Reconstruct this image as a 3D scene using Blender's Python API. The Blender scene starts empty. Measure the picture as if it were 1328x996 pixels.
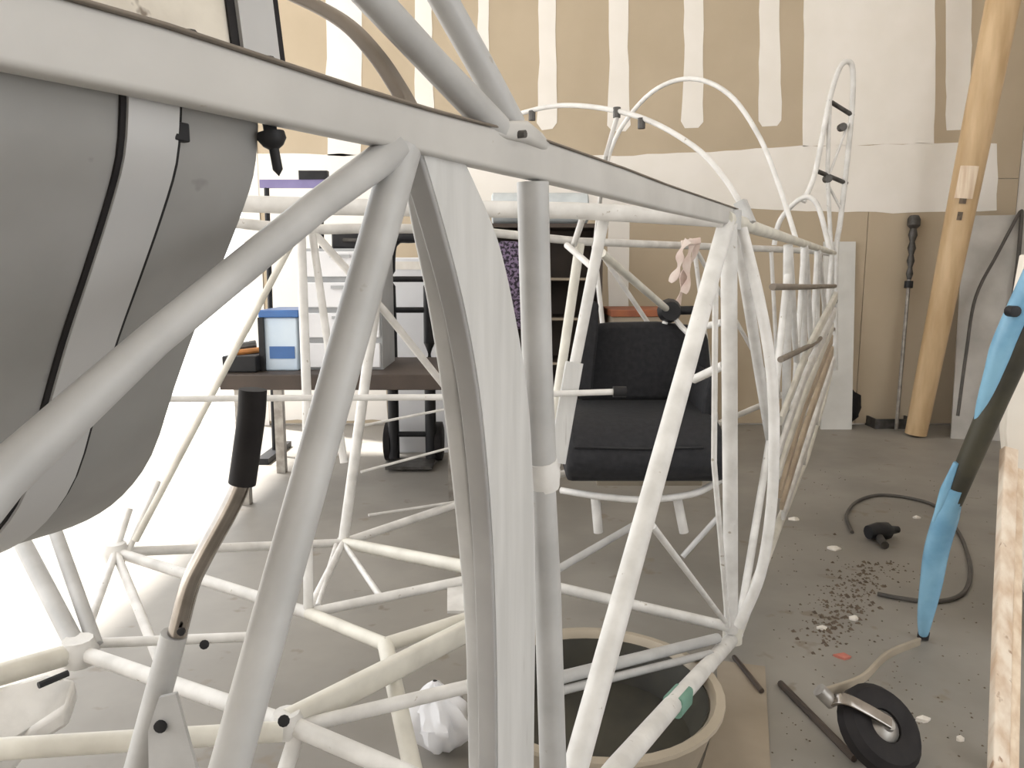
import bpy, math, random
from mathutils import Vector as V
random.seed(7)
scene = bpy.context.scene
R = math.radians
# ------------------------------------------------------------------ camera
F = 1000.0                      # focal length in pixels of the 1328x996 frame
PITCH = math.atan(148 / F)
CAM = V((0, 0, 0.95))
cd = bpy.data.cameras.new('camera'); cam = bpy.data.objects.new('camera', cd)
scene.collection.objects.link(cam)
cam.location = CAM; cam.rotation_euler = (math.pi / 2 - PITCH, 0, 0)
cd.sensor_width = 36; cd.lens = F * 36 / 1328; cd.clip_start = 0.02
scene.camera = cam
# ------------------------------------------------------------------ world, sun, exposure
w = bpy.data.worlds.new('World'); scene.world = w; w.use_nodes = True
bg = w.node_tree.nodes['Background']
bg.inputs[0].default_value = (0.97, 0.985, 1.0, 1); bg.inputs[1].default_value = 1.25
sd = bpy.data.lights.new('sun', 'SUN'); sd.energy = 6.0; sd.angle = R(2); sd.color = (1, .97, .93)
so = bpy.data.objects.new('sun', sd); scene.collection.objects.link(so)
so.rotation_euler = V((0.40, -0.22, -0.90)).to_track_quat('-Z', 'Y').to_euler()
vs = scene.view_settings
vs.view_transform = 'Standard'; vs.look = 'None'; vs.gamma = 1; vs.use_curve_mapping = False
vs.exposure = 1.08

# ------------------------------------------------------------------ measuring helpers
CF = V((0, math.cos(PITCH), -math.sin(PITCH))); CU = V((0, math.sin(PITCH), math.cos(PITCH)))
def ray(px, py):
    return CF + V((1, 0, 0)) * ((px - 664) / F) + CU * ((498 - py) / F)
def hit(px, py, p0, n):
    d = ray(px, py); return CAM + d * ((p0 - CAM).dot(n) / d.dot(n))
AX = V((0.461, 0.887, 0)); PR = V((-0.887, 0.461, 0))         # fuselage side direction, direction across it
NP = V((0.483, 1.67, 0))
def near(px, py): return hit(px, py, NP, PR)                   # right-hand side frame of the fuselage
FP = V((-0.49, 2.2, 0)); FD = V((1.28, 1, 0)).normalized(); FN = V((-FD.y, FD.x, 0))
def far(px, py): return hit(px, py, FP, FN)                    # left-hand side frame, rear part
def nearo(px, py, off): return hit(px, py, NP + PR * off, PR)   # parallel to the right side, off metres inboard
def atY(px, py, y): return hit(px, py, V((0, y, 0)), V((0, 1, 0)))
def atZ(px, py, z=0): return hit(px, py, V((0, 0, z)), V((0, 0, 1)))
def station(px, py, p0, n=None): return hit(px, py, p0, n or AX)

# ------------------------------------------------------------------ materials
MATS = {}
def mat(name, c1, c2=None, rough=0.6, metal=0, scale=8, bump=0.0, stretch=(1, 1, 1), contrast=(0.35, 0.65), spots=None, spec=0.5, trans=0):
    m = bpy.data.materials.new(name); m.use_nodes = True; MATS[name] = m
    nt = m.node_tree; N = nt.nodes; L = nt.links; b = N['Principled BSDF']
    b.inputs['Roughness'].default_value = rough; b.inputs['Metallic'].default_value = metal
    b.inputs['Specular IOR Level'].default_value = spec
    if trans: b.inputs['Transmission Weight'].default_value = trans
    tc = N.new('ShaderNodeTexCoord'); mp = N.new('ShaderNodeMapping'); mp.inputs['Scale'].default_value = stretch
    L.new(tc.outputs['Object'], mp.inputs['Vector'])
    nz = N.new('ShaderNodeTexNoise'); nz.inputs['Scale'].default_value = scale; nz.inputs['Detail'].default_value = 6
    L.new(mp.outputs[0], nz.inputs['Vector'])
    rp = N.new('ShaderNodeValToRGB')
    rp.color_ramp.elements[0].position = contrast[0]; rp.color_ramp.elements[1].position = contrast[1]
    rp.color_ramp.elements[0].color = (*(c2 or [x * 0.85 for x in c1]), 1); rp.color_ramp.elements[1].color = (*c1, 1)
    L.new(nz.outputs[0], rp.inputs[0]); out = rp.outputs[0]
    if spots:                                            # small chips or stains: (scale, threshold, colour)
        n2 = N.new('ShaderNodeTexNoise'); n2.inputs['Scale'].default_value = spots[0]; n2.inputs['Detail'].default_value = 3
        L.new(mp.outputs[0], n2.inputs['Vector'])
        r2 = N.new('ShaderNodeValToRGB'); r2.color_ramp.elements[0].position = spots[1]; r2.color_ramp.elements[1].position = spots[1] + .06
        L.new(n2.outputs[0], r2.inputs[0])
        mx = N.new('ShaderNodeMix'); mx.data_type = 'RGBA'; mx.inputs[7].default_value = (*spots[2], 1)
        L.new(r2.outputs[0], mx.inputs[0]); L.new(out, mx.inputs[6]); out = mx.outputs[2]
    L.new(out, b.inputs['Base Color'])
    if bump:
        bp = N.new('ShaderNodeBump'); bp.inputs['Strength'].default_value = bump; bp.inputs['Distance'].default_value = 0.01
        L.new(nz.outputs[0], bp.inputs['Height']); L.new(bp.outputs[0], b.inputs['Normal'])
    return m
mat('dimmed_white', (.51, .507, .50), (.41, .407, .40), .42, scale=14, spots=(60, .72, (.35, .32, .28)))  # white dimmed for near tubes: greyer primer plus their shade in the colour
mat('bright_paint', (.76, .745, .72), (.60, .585, .56), .45, scale=18, spots=(70, .7, (.4, .36, .3)))
mat('cream_primer', (.74, .715, .64), (.60, .575, .51), .5, scale=14)
mat('tan_strip', (.50, .41, .30), (.38, .30, .22), .6, scale=12)
mat('cracked_paint', (.63, .627, .615), (.54, .537, .525), .5, scale=9, stretch=(6, 6, .5), spots=(7, .63, (.33, .315, .30)))
mat('longeron_paint', (.57, .555, .53), (.49, .477, .455), .5, scale=9, spots=(80, .74, (.4, .36, .3)))
mat('tank_metal', (.33, .325, .315), (.25, .245, .235), .5, metal=.15, scale=7, spots=(30, .72, (.19, .185, .18)))
mat('strap_metal', (.56, .56, .56), (.47, .47, .47), .4, metal=.3, scale=5)
mat('lip_grey', (.36, .355, .35), (.28, .275, .27), .5, scale=8)
mat('bronze', (.26, .22, .18), (.18, .15, .12), .5, metal=.2, scale=12)
mat('cowl_metal', (.74, .69, .60), (.48, .43, .36), .45, metal=.25, scale=16, spots=(60, .64, (.22, .18, .14)), bump=.2)
mat('chrome', (.40, .37, .34), (.26, .235, .21), .18, metal=1, scale=20)
mat('steel', (.42, .40, .37), (.26, .24, .22), .4, metal=.7, scale=25)
mat('dark_steel', (.10, .095, .09), (.05, .045, .04), .5, metal=.4, scale=25)
mat('rubber', (.012, .010, .011), (.018, .016, .016), .7, spec=.3, scale=30)
mat('black_plastic', (.012, .012, .014), (.02, .02, .022), .5, spec=.3, scale=20)
mat('upholstery', (.017, .017, .02), (.010, .010, .012), .85, scale=60, bump=.15)
mat('drywall', (.53, .44, .325), (.49, .405, .295), .9, scale=3, spec=.2)
mat('joint_mud', (.90, .86, .81), (.86, .82, .76), .85, scale=4, bump=.08, spec=.2)
mat('wall_paint', (.74, .70, .65), (.66, .62, .57), .8, scale=3, spec=.2)
mat('ceiling_paint', (.78, .76, .72), (.72, .70, .66), .9, scale=3)
mat('concrete', (.30, .28, .25), (.23, .213, .19), .55, scale=3.0, bump=.06, spots=(11, .66, (.22, .19, .155)))
mat('apron', (.62, .60, .57), (.55, .53, .50), .8, scale=2.0)
mat('pole_wood', (.64, .46, .27), (.50, .34, .18), .5, scale=6, stretch=(3, 3, .5))
mat('pine', (.80, .67, .52), (.62, .46, .32), .6, scale=9, stretch=(5, 5, .5))
mat('plank_pale', (.80, .70, .58), (.58, .42, .29), .6, scale=8, stretch=(4, 4, .4), spots=(12, .66, (.38, .25, .16)))
mat('cream_board', (.85, .79, .70), (.76, .68, .57), .6, scale=4)
mat('grey_board', (.56, .535, .50), (.42, .40, .37), .7, scale=5)
mat('white_board', (.70, .69, .66), (.6, .59, .56), .7, scale=5)
mat('blue_paint', (.26, .50, .68), (.17, .37, .55), .25, scale=12)
mat('blue_dark', (.07, .20, .36), (.04, .12, .24), .35, scale=12)
mat('olive_sleeve', (.055, .05, .032), (.03, .028, .02), .5, scale=15)
mat('dark_brown', (.07, .05, .038), (.045, .032, .025), .6, scale=6)
mat('purple_mesh', (.23, .17, .27), (.02, .015, .025), .8, scale=70, contrast=(.45, .55))
mat('purple', (.25, .22, .42), (.2, .17, .34), .6, scale=8)
mat('white_plastic', (.80, .80, .82), (.74, .74, .76), .4, scale=6)
mat('clear_plastic', (.62, .72, .82), (.52, .64, .78), .25, scale=5)
mat('blue_plastic', (.05, .16, .42), (.04, .12, .33), .35, scale=6)
mat('grey_plastic', (.42, .43, .44), (.36, .37, .38), .5, scale=6)
mat('foam_grey', (.62, .66, .68), (.52, .56, .58), .8, scale=10)
mat('red_brown', (.36, .12, .05), (.25, .08, .04), .6, scale=10)
mat('orange', (.62, .25, .07), (.5, .2, .05), .6, scale=10)
mat('cardboard', (.37, .31, .24), (.31, .26, .20), .85, scale=6)
mat('tub_tan', (.42, .36, .28), (.34, .29, .22), .55, scale=6)
mat('tub_dark', (.055, .05, .035), (.03, .028, .022), .6, scale=8)
mat('green_tape', (.18, .34, .27), (.13, .26, .2), .6, scale=10)
mat('rag', (.82, .72, .66), (.68, .52, .46), .9, scale=14)
mat('dirt', (.17, .13, .095), (.10, .075, .055), .95, scale=60)
mat('paper', (.86, .82, .76), (.75, .7, .63), .8, scale=10)
mat('red_scrap', (.58, .22, .17), (.45, .14, .1), .7, scale=10)
mat('cord', (.10, .09, .08), (.06, .055, .05), .6, scale=10)

# ------------------------------------------------------------------ mesh helpers (world coordinates in, objects out)
class MB:
    def __init__(s): s.v = []; s.f = []
    def add(s, v, f):
        o = len(s.v); s.v += [V(p) for p in v]; s.f += [tuple(i + o for i in q) for q in f]; return s
    def box(s, lo, hi):
        x0, y0, z0 = lo; x1, y1, z1 = hi
        return s.add([(x0,y0,z0),(x1,y0,z0),(x1,y1,z0),(x0,y1,z0),(x0,y0,z1),(x1,y0,z1),(x1,y1,z1),(x0,y1,z1)],
                     [(0,3,2,1),(4,5,6,7),(0,1,5,4),(1,2,6,5),(2,3,7,6),(3,0,4,7)])
    def sweep(s, path, prof, ref=V((0, 0, 1)), sc=None, closed=False, cap=True):
        """profile points (u, v) swept along a path; ref fixes the u direction"""
        n = len(path); k = len(prof); vv = []
        for i, p in enumerate(path):
            a = path[(i - 1) % n if closed else max(i - 1, 0)]; b = path[(i + 1) % n if closed else min(i + 1, n - 1)]
            t = (b - a).normalized(); u = ref - t * ref.dot(t)
            if u.length < 1e-3: u = V((1, 0, 0)) - t * t.x
            u.normalize(); w_ = t.cross(u); c = sc[i] if sc else 1.0
            cu, cv = c if isinstance(c, tuple) else (c, c)
            vv += [p + u * (q[0] * cu) + w_ * (q[1] * cv) for q in prof]
        ff = []
        for i in range(n if closed else n - 1):
            for j in range(k):
                a = i * k + j; b = i * k + (j + 1) % k; a2 = ((i + 1) % n) * k + j; b2 = ((i + 1) % n) * k + (j + 1) % k
                ff.append((a, b, b2, a2))
        if cap and not closed: ff += [tuple(reversed(range(k))), tuple(range((n - 1) * k, n * k))]
        return s.add(vv, ff)
    def tube(s, path, r, sides=12, closed=False):
        path = [V(p) for p in path]
        rs = r if isinstance(r, (list, tuple)) else [r] * len(path)
        t = (path[-1] - path[0]); ref = V((0, 0, 1)) if abs(t.normalized().z if t.length else 0) < .8 else V((0, 1, 0))
        prof = [(math.cos(a * 2 * math.pi / sides), math.sin(a * 2 * math.pi / sides)) for a in range(sides)]
        return s.sweep(path, prof, ref, rs, closed)
    def lathe(s, c, axis, prof, seg=24):
        """prof: (distance along axis, radius)"""
        axis = V(axis).normalized(); u = axis.orthogonal().normalized(); w_ = axis.cross(u); vv = []; k = len(prof)
        for i in range(seg):
            a = i * 2 * math.pi / seg; d = u * math.cos(a) + w_ * math.sin(a)
            vv += [V(c) + axis * h + d * r for h, r in prof]
        ff = []
        for i in range(seg):
            for j in range(k - 1):
                ff.append((i * k + j, ((i + 1) % seg) * k + j, ((i + 1) % seg) * k + j + 1, i * k + j + 1))
        return s.add(vv, ff)
    def plate(s, pts, off):
        """closed outline extruded by the vector off"""
        n = len(pts); pts = [V(p) for p in pts]; vv = pts + [p + off for p in pts]
        return s.add(vv, [tuple(reversed(range(n))), tuple(range(n, 2 * n))] + [(i, (i + 1) % n, n + (i + 1) % n, n + i) for i in range(n)])
    def build(s, name, m, parent=None, smooth=True, bevel=0, base=False):
        lo = V([min(p[i] for p in s.v) for i in range(3)]); hi = V([max(p[i] for p in s.v) for i in range(3)])
        c = (lo + hi) / 2
        if parent is None: c.z = lo.z
        me = bpy.data.meshes.new(name); me.from_pydata([p - c for p in s.v], [], s.f); me.update()
        import bmesh
        b = bmesh.new(); b.from_mesh(me); bmesh.ops.remove_doubles(b, verts=b.verts, dist=1e-6)
        bmesh.ops.recalc_face_normals(b, faces=b.faces); b.to_mesh(me); b.free()
        me.materials.append(MATS[m])
        o = bpy.data.objects.new(name, me); scene.collection.objects.link(o)
        if parent is not None:
            o.parent = parent; wl = V((0, 0, 0)); q = parent
            while q is not None: wl += q.location; q = q.parent
            o.location = c - wl
        else: o.location = c
        if smooth:
            for p in me.polygons: p.use_smooth = True
            try: me.set_sharp_from_angle(angle=R(40))
            except Exception: pass
        if bevel:
            bv = o.modifiers.new('bevel', 'BEVEL'); bv.width = bevel; bv.segments = 2; bv.limit_method = 'ANGLE'
        return o
def obox(p0, a, b, c):
    """box from a corner and three edge vectors"""
    m = MB(); p = V(p0)
    return m.add([p, p+a, p+a+b, p+b, p+c, p+a+c, p+a+b+c, p+b+c], [(0,3,2,1),(4,5,6,7),(0,1,5,4),(1,2,6,5),(2,3,7,6),(3,0,4,7)])
def smooth_path(pts, n=6):
    pts = [V(p) for p in pts]; out = []
    for i in range(len(pts) - 1):
        p0 = pts[max(i-1, 0)]; p1 = pts[i]; p2 = pts[i+1]; p3 = pts[min(i+2, len(pts)-1)]
        for k in range(n):
            t = k / n
            out.append(.5 * ((2*p1) + (p2-p0)*t + (2*p0-5*p1+4*p2-p3)*t*t + (3*p1-p0-3*p2+p3)*t**3))
    out.append(pts[-1]); return out
def rrect(hu, hv, r, seg=3):
    o = []
    for cx, cy, a0 in ((hu-r, hv-r, 0), (-hu+r, hv-r, 90), (-hu+r, -hv+r, 180), (hu-r, -hv+r, 270)):
        for i in range(seg + 1):
            a = R(a0 + 90 * i / seg); o.append((cx + r * math.cos(a), cy + r * math.sin(a)))
    return o
def thing(name, loc, label, cat, group=None):
    o = bpy.data.objects.new(name, None); scene.collection.objects.link(o); o.location = loc; o.empty_display_size = .1
    tag(o, label, cat, group); return o
def tag(o, label, cat, group=None):
    o['label'] = label; o['category'] = cat
    if group: o['group'] = group
    return o
def struct(o): o['kind'] = 'structure'; return o

# ================================================================== THE SETTING
WY = 4.7; WL = -1.5; WR = 3.0; CZ = 3.7
struct(MB().box((-3.2, -5, -.12), (WR + .1, WY + .1, 0)).build('floor', 'concrete'))
struct(MB().box((-30, -25, -.14), (-3.2, 30, -.01)).build('ground', 'apron'))
struct(MB().box((-3.2, WY + .1, -.14), (30, 30, -.01)).build('ground', 'apron'))
struct(MB().box((-3.2, -25, -.14), (30, -5, -.01)).build('ground', 'apron'))
wb = struct(MB().box((WL, WY, 0), (WR + .12, WY + .14, CZ)).build('wall_back', 'wall_paint'))
struct(MB().box((WR, 0.3, 0), (WR + .12, WY, CZ)).build('wall_right', 'wall_paint'))
struct(MB().box((-3.2, -1.32, 0), (1.7, -1.2, CZ)).build('light_block_front', 'wall_paint'))  # unseen wall added behind the camera to cut the frontal light
struct(MB().box((-2.75, -2.0, CZ), (WR + .12, WY + .14, CZ + .12)).build('ceiling', 'ceiling_paint'))  # unseen roof, left overhang set to limit how far the sun reaches in
struct(MB().box((WL - .10, WY - .02, 0), (WL, WY + .16, CZ)).build('trim_1', 'joint_mud'))
# drywall sheets on the back wall, with bands of joint compound
seamz = atY(900, 232, WY).z; seamx = atY(1128, 232, WY).x
zs = [(0.012, seamz - .002), (seamz + .002, 2.72), (2.724, CZ - .003)]; xs = [(WL + .004, atY(625, 100, WY).x - .002), (atY(625, 100, WY).x + .002, seamx - .002), (seamx + .002, WR - .004)]
for z0, z1 in zs:
    for x0, x1 in xs: MB().box((x0, WY - .013, z0), (x1, WY, z1)).build('drywall_sheet', 'drywall', wb, smooth=False)
def mud(pts, name='compound_and_white', th=.0025, amp=.006):
    """feathered white patch, mostly compound: outline subdivided and made a little uneven"""
    out = []; P = [atY(x, y, WY - .013) for x, y in pts]
    for i, p in enumerate(P):
        q = P[(i + 1) % len(P)]; n = max(1, int((q - p).length / .09))
        for k in range(n):
            r = p.lerp(q, k / n); out.append(r + V((random.uniform(-amp, amp), 0, random.uniform(-amp, amp))))
    MB().plate(out, V((0, -th, 0))).build(name, 'joint_mud', wb, smooth=False)
def clampx(x): return x
mud([(322, 198), (640, 203), (800, 202), (920, 197), (1040, 190), (1215, 186), (1293, 186), (1293, 273), (1180, 276), (1090, 275), (940, 268), (620, 272), (322, 272)])
mud([(1040, -260), (1213, -260), (1213, 100), (1212, 186), (1040, 190), (1042, 90)])
for x0, x1, yb in ((538, 562, 168), (617, 634, 165), (697, 722, 168), (789, 816, 170), (884, 911, 166), (984, 1013, 164)):
    j = random.uniform(-2, 2)
    mud([(x0, -260), (x1, -260), (x1 - 1 + j, 60), (x1 + 1, yb - 8), (x1 - 5, yb), (x0 + 5, yb), (x0 - 1, yb - 8), (x0 + 2 + j, 80)], amp=.004)
mud([(420, -260), (470, -260), (468, 202), (424, 202)])
mud([(1228, -260), (1261, -260), (1260, 60), (1257, 168), (1227, 170), (1226, 60)], amp=.004)
mud([(347, 271), (503, 271), (500, 400), (502, 545), (347, 545)])  # plain white patch over the lower left wall, covering no joint
mud([(788, 276), (816, 276), (815, 470), (790, 470)], amp=.004)

# ================================================================== FUSELAGE FRAME
base = near(955, 820); base.z = .1
fus = thing('fuselage_frame', (0.1, 2.0, .1), 'bare welded tube aircraft fuselage frame painted white, tail towards the drywall', 'fuselage')
def T(name, pts, r, m='dimmed_white', sides=12, parent=fus):
    return MB().tube(pts, r, sides).build(name, m, parent)
# --- right upper longeron: flat-sided, a little deeper behind the strut fitting
lp = [near(-420, -72), near(-150, 0), near(0, 36), near(200, 83), near(450, 149), near(540, 171), near(600, 186), near(660, 200), near(700, 210), near(800, 239), near(855, 256), near(950, 282)]
hs = [.0165, .0165, .0165, .0168, .0160, .0160, .0170, .0185, .0188, .0188, .018, .0165]
MB().sweep(lp, rrect(1, .52, .22), V((0, 0, 1)), hs).build('longeron', 'longeron_paint', fus)
MB().sweep([p + V((0, 0, h * 1.02)) - PR * .002 for p, h in zip(lp[2:], hs[2:])], rrect(.0010, .0095, .0009), V((0, 0, 1))).build('cap_strip', 'bronze', fus)
T('longeron', [near(940, 283), near(985, 298), near(1030, 312), near(1062, 322), near(1082, 328)], [.016, .015, .013, .012, .011], 'cream_primer')
T('longeron', [near(770, 1034), near(800, 996), near(880, 905), near(955, 822)], .017, 'bright_paint')
T('longeron', [near(955, 822), near(985, 745), near(1010, 680), near(1045, 595), near(1068, 520), near(1080, 470)], [.016, .015, .014, .013, .012, .011], 'cream_primer')
# --- left longerons
ful = [far(392, 298), far(480, 296), far(560, 297), far(640, 302), far(750, 313), far(900, 319), far(1000, 323), far(1060, 326), far(1078, 329)]
T('longeron', ful, [.014]*9, 'bright_paint')
N1 = far(445, 704)
T('longeron', [N1, far(610, 648), far(760, 606), far(900, 563), far(1000, 520), far(1060, 486), far(1078, 470)], .013, 'bright_paint')
N7 = atZ(150, 716, .27); N8 = atZ(102, 845, .28); N2 = atZ(400, 795, .24); N3 = atZ(500, 836, .27); N5 = atZ(372, 938, .28)
N9 = near(950, 820)
T('longeron', [N7, (N7 + N1) / 2, N1], .0125, 'bright_paint')
T('longeron', [far(392, 298), atY(40, 262, 1.75)], .014, 'bright_paint')
# --- big right-side tubes at the front
top1 = near(522, 196)
T('diagonal_tube', [near(512, 194), near(414, 265), near(200, 440), near(0, 622), near(-70, 700)], [.0122, .0100, .0092, .0110, .0125], sides=18)
T('diagonal_tube', [near(522, 194), near(408, 600), near(274, 1080)], [.0138, .0126, .0118], sides=18)
# --- curved channel (bow) with a raised front lip
bl = smooth_path([near(*p) for p in ((548, 196), (578, 300), (603, 400), (621, 500), (632, 600), (639, 700), (643, 800), (645, 900), (646, 1012))], 5)
br = smooth_path([near(*p) for p in ((600, 204), (645, 310), (670, 420), (685, 520), (691, 620), (694, 720), (694, 820), (693, 910), (692, 1012))], 5)
m_ = MB(); k_ = len(bl)
ti = PR * .017; rib = PR * -.0022
m_.add([p for a, b in zip(bl, br) for p in (a, a.lerp(b, .12) + rib, a.lerp(b, .5) + rib * .5, a.lerp(b, .9) + rib, b, b + ti, a + ti)],
       [(i * 7 + j, i * 7 + (j + 1) % 7, (i + 1) * 7 + (j + 1) % 7, (i + 1) * 7 + j) for i in range(k_ - 1) for j in range(7)] + [tuple(range(6, -1, -1)), tuple(range((k_ - 1) * 7, k_ * 7))])
m_.build('curved_channel', 'cracked_paint', fus)
MB().sweep([a + PR * .0095 - AX * .0035 for a in bl], rrect(.003, .0100, .002), AX).build('channel_lip', 'lip_grey', fus)  # front lip in a darker grey than the plate
in_pts = [(538, 210), (551, 290), (569, 380), (585, 480), (597, 580), (609, 700), (618, 820), (622, 1010)]
ip = smooth_path([nearo(*p, .031) for p in in_pts], 5)
MB().sweep(ip, rrect(.008, .010, .004), AX).build('inner_flange', 'dimmed_white', fus)
# --- upright behind the channel, with its sleeve
T('upright_tube', [near(691, 236), near(693, 330), near(697, 480), near(703, 610)], .0158)
T('upright_tube', [near(703, 605), near(710, 760), near(718, 1020)], [.0135, .015, .016])
MB().tube([near(702, 596), near(704, 612), near(706, 632)], [.0165, .019, .0165]).build('sleeve', 'bright_paint', fus)
# --- V of tubes at the next station
top2 = near(942, 288)
T('diagonal_tube', [top2, near(742, 1012)], .0165, 'bright_paint')
T('upright_tube', [near(945, 290), near(948, 818)], .0172, 'bright_paint')
T('brace_rod', [near(846, 682), near(940, 806)], .0058, 'bright_paint')
T('brace_rod', [near(928, 350), near(926, 600), near(944, 812)], .006, 'bright_paint', 8)
MB().lathe(near(947, 285), (0, 0, 1), [(-.02, .0), (-.02, .022), (.018, .022), (.022, 0)], 14).build('joint_sleeve', 'dimmed_white', fus)
MB().lathe(N9, (0, 0, 1), [(-.025, .0), (-.025, .024), (.02, .024), (.025, 0)], 14).build('joint_sleeve', 'cream_primer', fus)
# outer bows (formers standing proud of the side)
P9 = near(950, 288)
T('side_bow', smooth_path([station(962, 296, P9), station(985, 390, P9), station(1000, 480, P9), station(1004, 570, P9), station(1000, 660, P9), station(986, 745, P9), station(958, 812, P9)]), .0115, 'bright_paint')
T('diagonal_tube', [near(956, 296), near(984, 478), near(1006, 615)], .0135, 'bright_paint')
T('diagonal_tube', [near(958, 815), near(1000, 560), near(1024, 330)], .0105, 'bright_paint')
# rear bays: uprights, diagonals, outer stringers
bays = [(1022, 318, 1018, 660), (1043, 318, 1041, 603), (1060, 323, 1058, 552), (1079, 325, 1078, 480)]
for i, (xt, yt, xb, yb) in enumerate(bays):
    T('upright_tube', [near(xt, yt), near(xb, yb)], .0135 - .001 * i, 'bright_paint')
    if i < 3:
        n = bays[i + 1]; T('diagonal_tube', [near(xt + 2, yt + 4), near(n[2], n[3])], .010, 'bright_paint')
        T('diagonal_tube', [near(xb + 2, yb), near(n[0], n[1])], .009, 'bright_paint')
OUT = PR * -.05
T('side_stringer', [near(994, 372) + OUT * .3, near(1040, 372) + OUT * .4, near(1080, 371) + OUT * .2], .009, 'bronze')
T('side_stringer', [near(1005, 466) + OUT * .3, near(1045, 447) + OUT * .4, near(1080, 425) + OUT * .2], .009, 'bronze')
for k, (pts, m) in enumerate([([(1003, 640), (1035, 530), (1072, 440)], 'tan_strip'), ([(1008, 668), (1040, 575), (1075, 468)], 'bright_paint'), ([(1000, 590), (1036, 490), (1076, 405)], 'bright_paint'), ([(1004, 545), (1040, 455), (1078, 385)], 'cream_primer'), ([(1006, 655), (1038, 553), (1073, 455)], 'tan_strip'), ([(1001, 615), (1036, 512), (1073, 424)], 'cream_primer')]):
    MB().sweep([near(*p) + OUT * .35 for p in pts], rrect(.015, .006, .004), V((0, 0, 1)), [1.0, 1.3, 1.6]).build('side_stringer', m, fus)
# left side truss seen through the frame
fb = [far(540, 672), far(660, 635), far(800, 594), far(930, 552), far(1010, 515)]
ft = [far(500, 297), far(640, 302), far(770, 314), far(900, 319), far(1000, 323)]
T('upright_tube', [far(500, 300), N1], .0155, 'bright_paint')
T('diagonal_tube', [far(405, 300), far(500, 405), far(612, 545)], .0115, 'bright_paint')
T('upright_tube', [ft[1], fb[1]], .010, 'bright_paint')
for i in (2, 3, 4): T('upright_tube', [ft[i], fb[i]], .009, 'bright_paint')
T('diagonal_tube', [ft[2], fb[3]], .009, 'bright_paint')
T('diagonal_tube', [ft[3], fb[4]], .009, 'bright_paint')
for k, (a, b) in enumerate((((470, 552), (592, 528)), ((468, 612), (598, 577)), ((478, 668), (610, 648)))):
    T('floor_stringer', [far(*a), far(*b)], .0042, 'bright_paint', 8)
T('upright_tube', [atY(390, 300, 1.68), atY(398, 520, 1.66), N2], .0105, 'bright_paint')
T('upright_tube', [atY(405, 304, 1.7), atY(430, 480, 1.66), atY(446, 600, 1.64)], .0085, 'bright_paint')
T('diagonal_tube', [atY(386, 300, 1.9), N7 + V((.05, .0, .03))], .0085, 'cream_primer')
# top brace across the cockpit and the tubes that hang from it
T('cross_tube', [near(938, 284), atY(740, 273, 1.57), atY(430, 268, 1.55), atY(250, 262, 1.54)], .0165, 'bright_paint')
T('diagonal_tube', [atY(784, 278, 1.58), atY(752, 440, 1.56), atY(712, 640, 1.54), atY(678, 810, 1.5)], .0115, 'bright_paint')
T('diagonal_tube', [atY(752, 316, 1.75), atY(716, 560, 1.72)], .011, 'cream_primer')
T('brace_rod', [atY(735, 318, 1.73), atY(772, 350, 1.62)], .007, 'bright_paint')
T('brace_rod', [atY(756, 282, 1.6), atY(744, 318, 1.74)], .007, 'bright_paint')
MB().sweep([atY(745, 470, 1.54), atY(722, 600, 1.53)], rrect(.004, .018, .003), V((0, 1, 0))).build('web_plate', 'cracked_paint', fus)
T('brace_rod', [atY(780, 328, 1.85), atY(866, 402, 2.5)], .011, 'cream_primer')
T('brace_rod', [atY(868, 404, 2.5), atY(884, 424, 2.48), atY(905, 445, 2.42)], .009, 'bright_paint', 8)
T('brace_rod', [atY(866, 404, 2.5), atY(862, 420, 2.5)], .009, 'bright_paint', 8)
T('brace_rod', [atY(900, 492, 1.72), nearo(938, 474, .014)], .010, 'bright_paint')
T('brace_rod', [atY(905, 425, 1.9), nearo(938, 418, .014)], .008, 'bright_paint')
h = MB(); h.lathe(atY(868, 403, 2.5), (0, 1, 0), [(-.03, 0), (-.03, .03), (0, .04), (.03, .03), (.03, 0)], 14); h.tube([atY(868, 403, 2.5), atY(905, 402, 2.5)], .014)
h.build('cable_pulley', 'black_plastic', fus)
# long push rod across the cockpit
T('push_rod', [atY(-30, 521, 1.35), atY(140, 518, 1.4), atY(400, 516, 1.45), atY(590, 515, 1.49), atY(800, 508, 1.53)], .0062, 'bright_paint')
MB().tube([atY(795, 508, 1.53), atY(812, 508, 1.53)], .011).build('rod_end', 'black_plastic', fus)
# bottom truss
def bt(name, a, b, r, m='bright_paint'): return T(name, [a, b], r, m)
N4 = atZ(628, 740, .24); N6 = atZ(640, 792, .27)
bt('cross_tube', N1, N4, .0165, 'cream_primer'); bt('cross_tube', N4, near(945, 818) + V((0, 0, .01)), .0125)
bt('cross_tube', N2, atZ(606, 752, .27), .0105); bt('cross_tube', N2, N3, .0125, 'cream_primer')
bt('cross_tube', N3, N6, .0135, 'cream_primer'); bt('cross_tube', N1, N2, .010)
bt('upright_tube', N3, atZ(538, 1010, .19), .0150, 'cream_primer')
MB().sweep([N5, atZ(640, 800, .27)], rrect(.021, .010, .006), V((0, 0, 1))).build('cross_channel', 'cream_primer', fus)
bt('cross_tube', N5 - V((0, 0, .01)), atZ(650, 880, .26), .011); bt('cross_tube', N5, atZ(560, 1018, .24), .014)
bt('upright_tube', N5 + V((.02, 0, 0)), atY(360, 1030, N5.y - .03), .012, 'bright_paint')
bt('diagonal_tube', N1, atZ(494, 775, .25), .007); bt('diagonal_tube', N1 - V((.02, 0, 0)), atZ(412, 786, .24), .006)
bt('cross_tube', N7, N2, .0125)
bt('diagonal_tube', N7, N8, .009); bt('diagonal_tube', N7, atZ(214, 876, .24), .010); bt('diagonal_tube', N7, atZ(168, 660, .36), .008)
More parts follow.
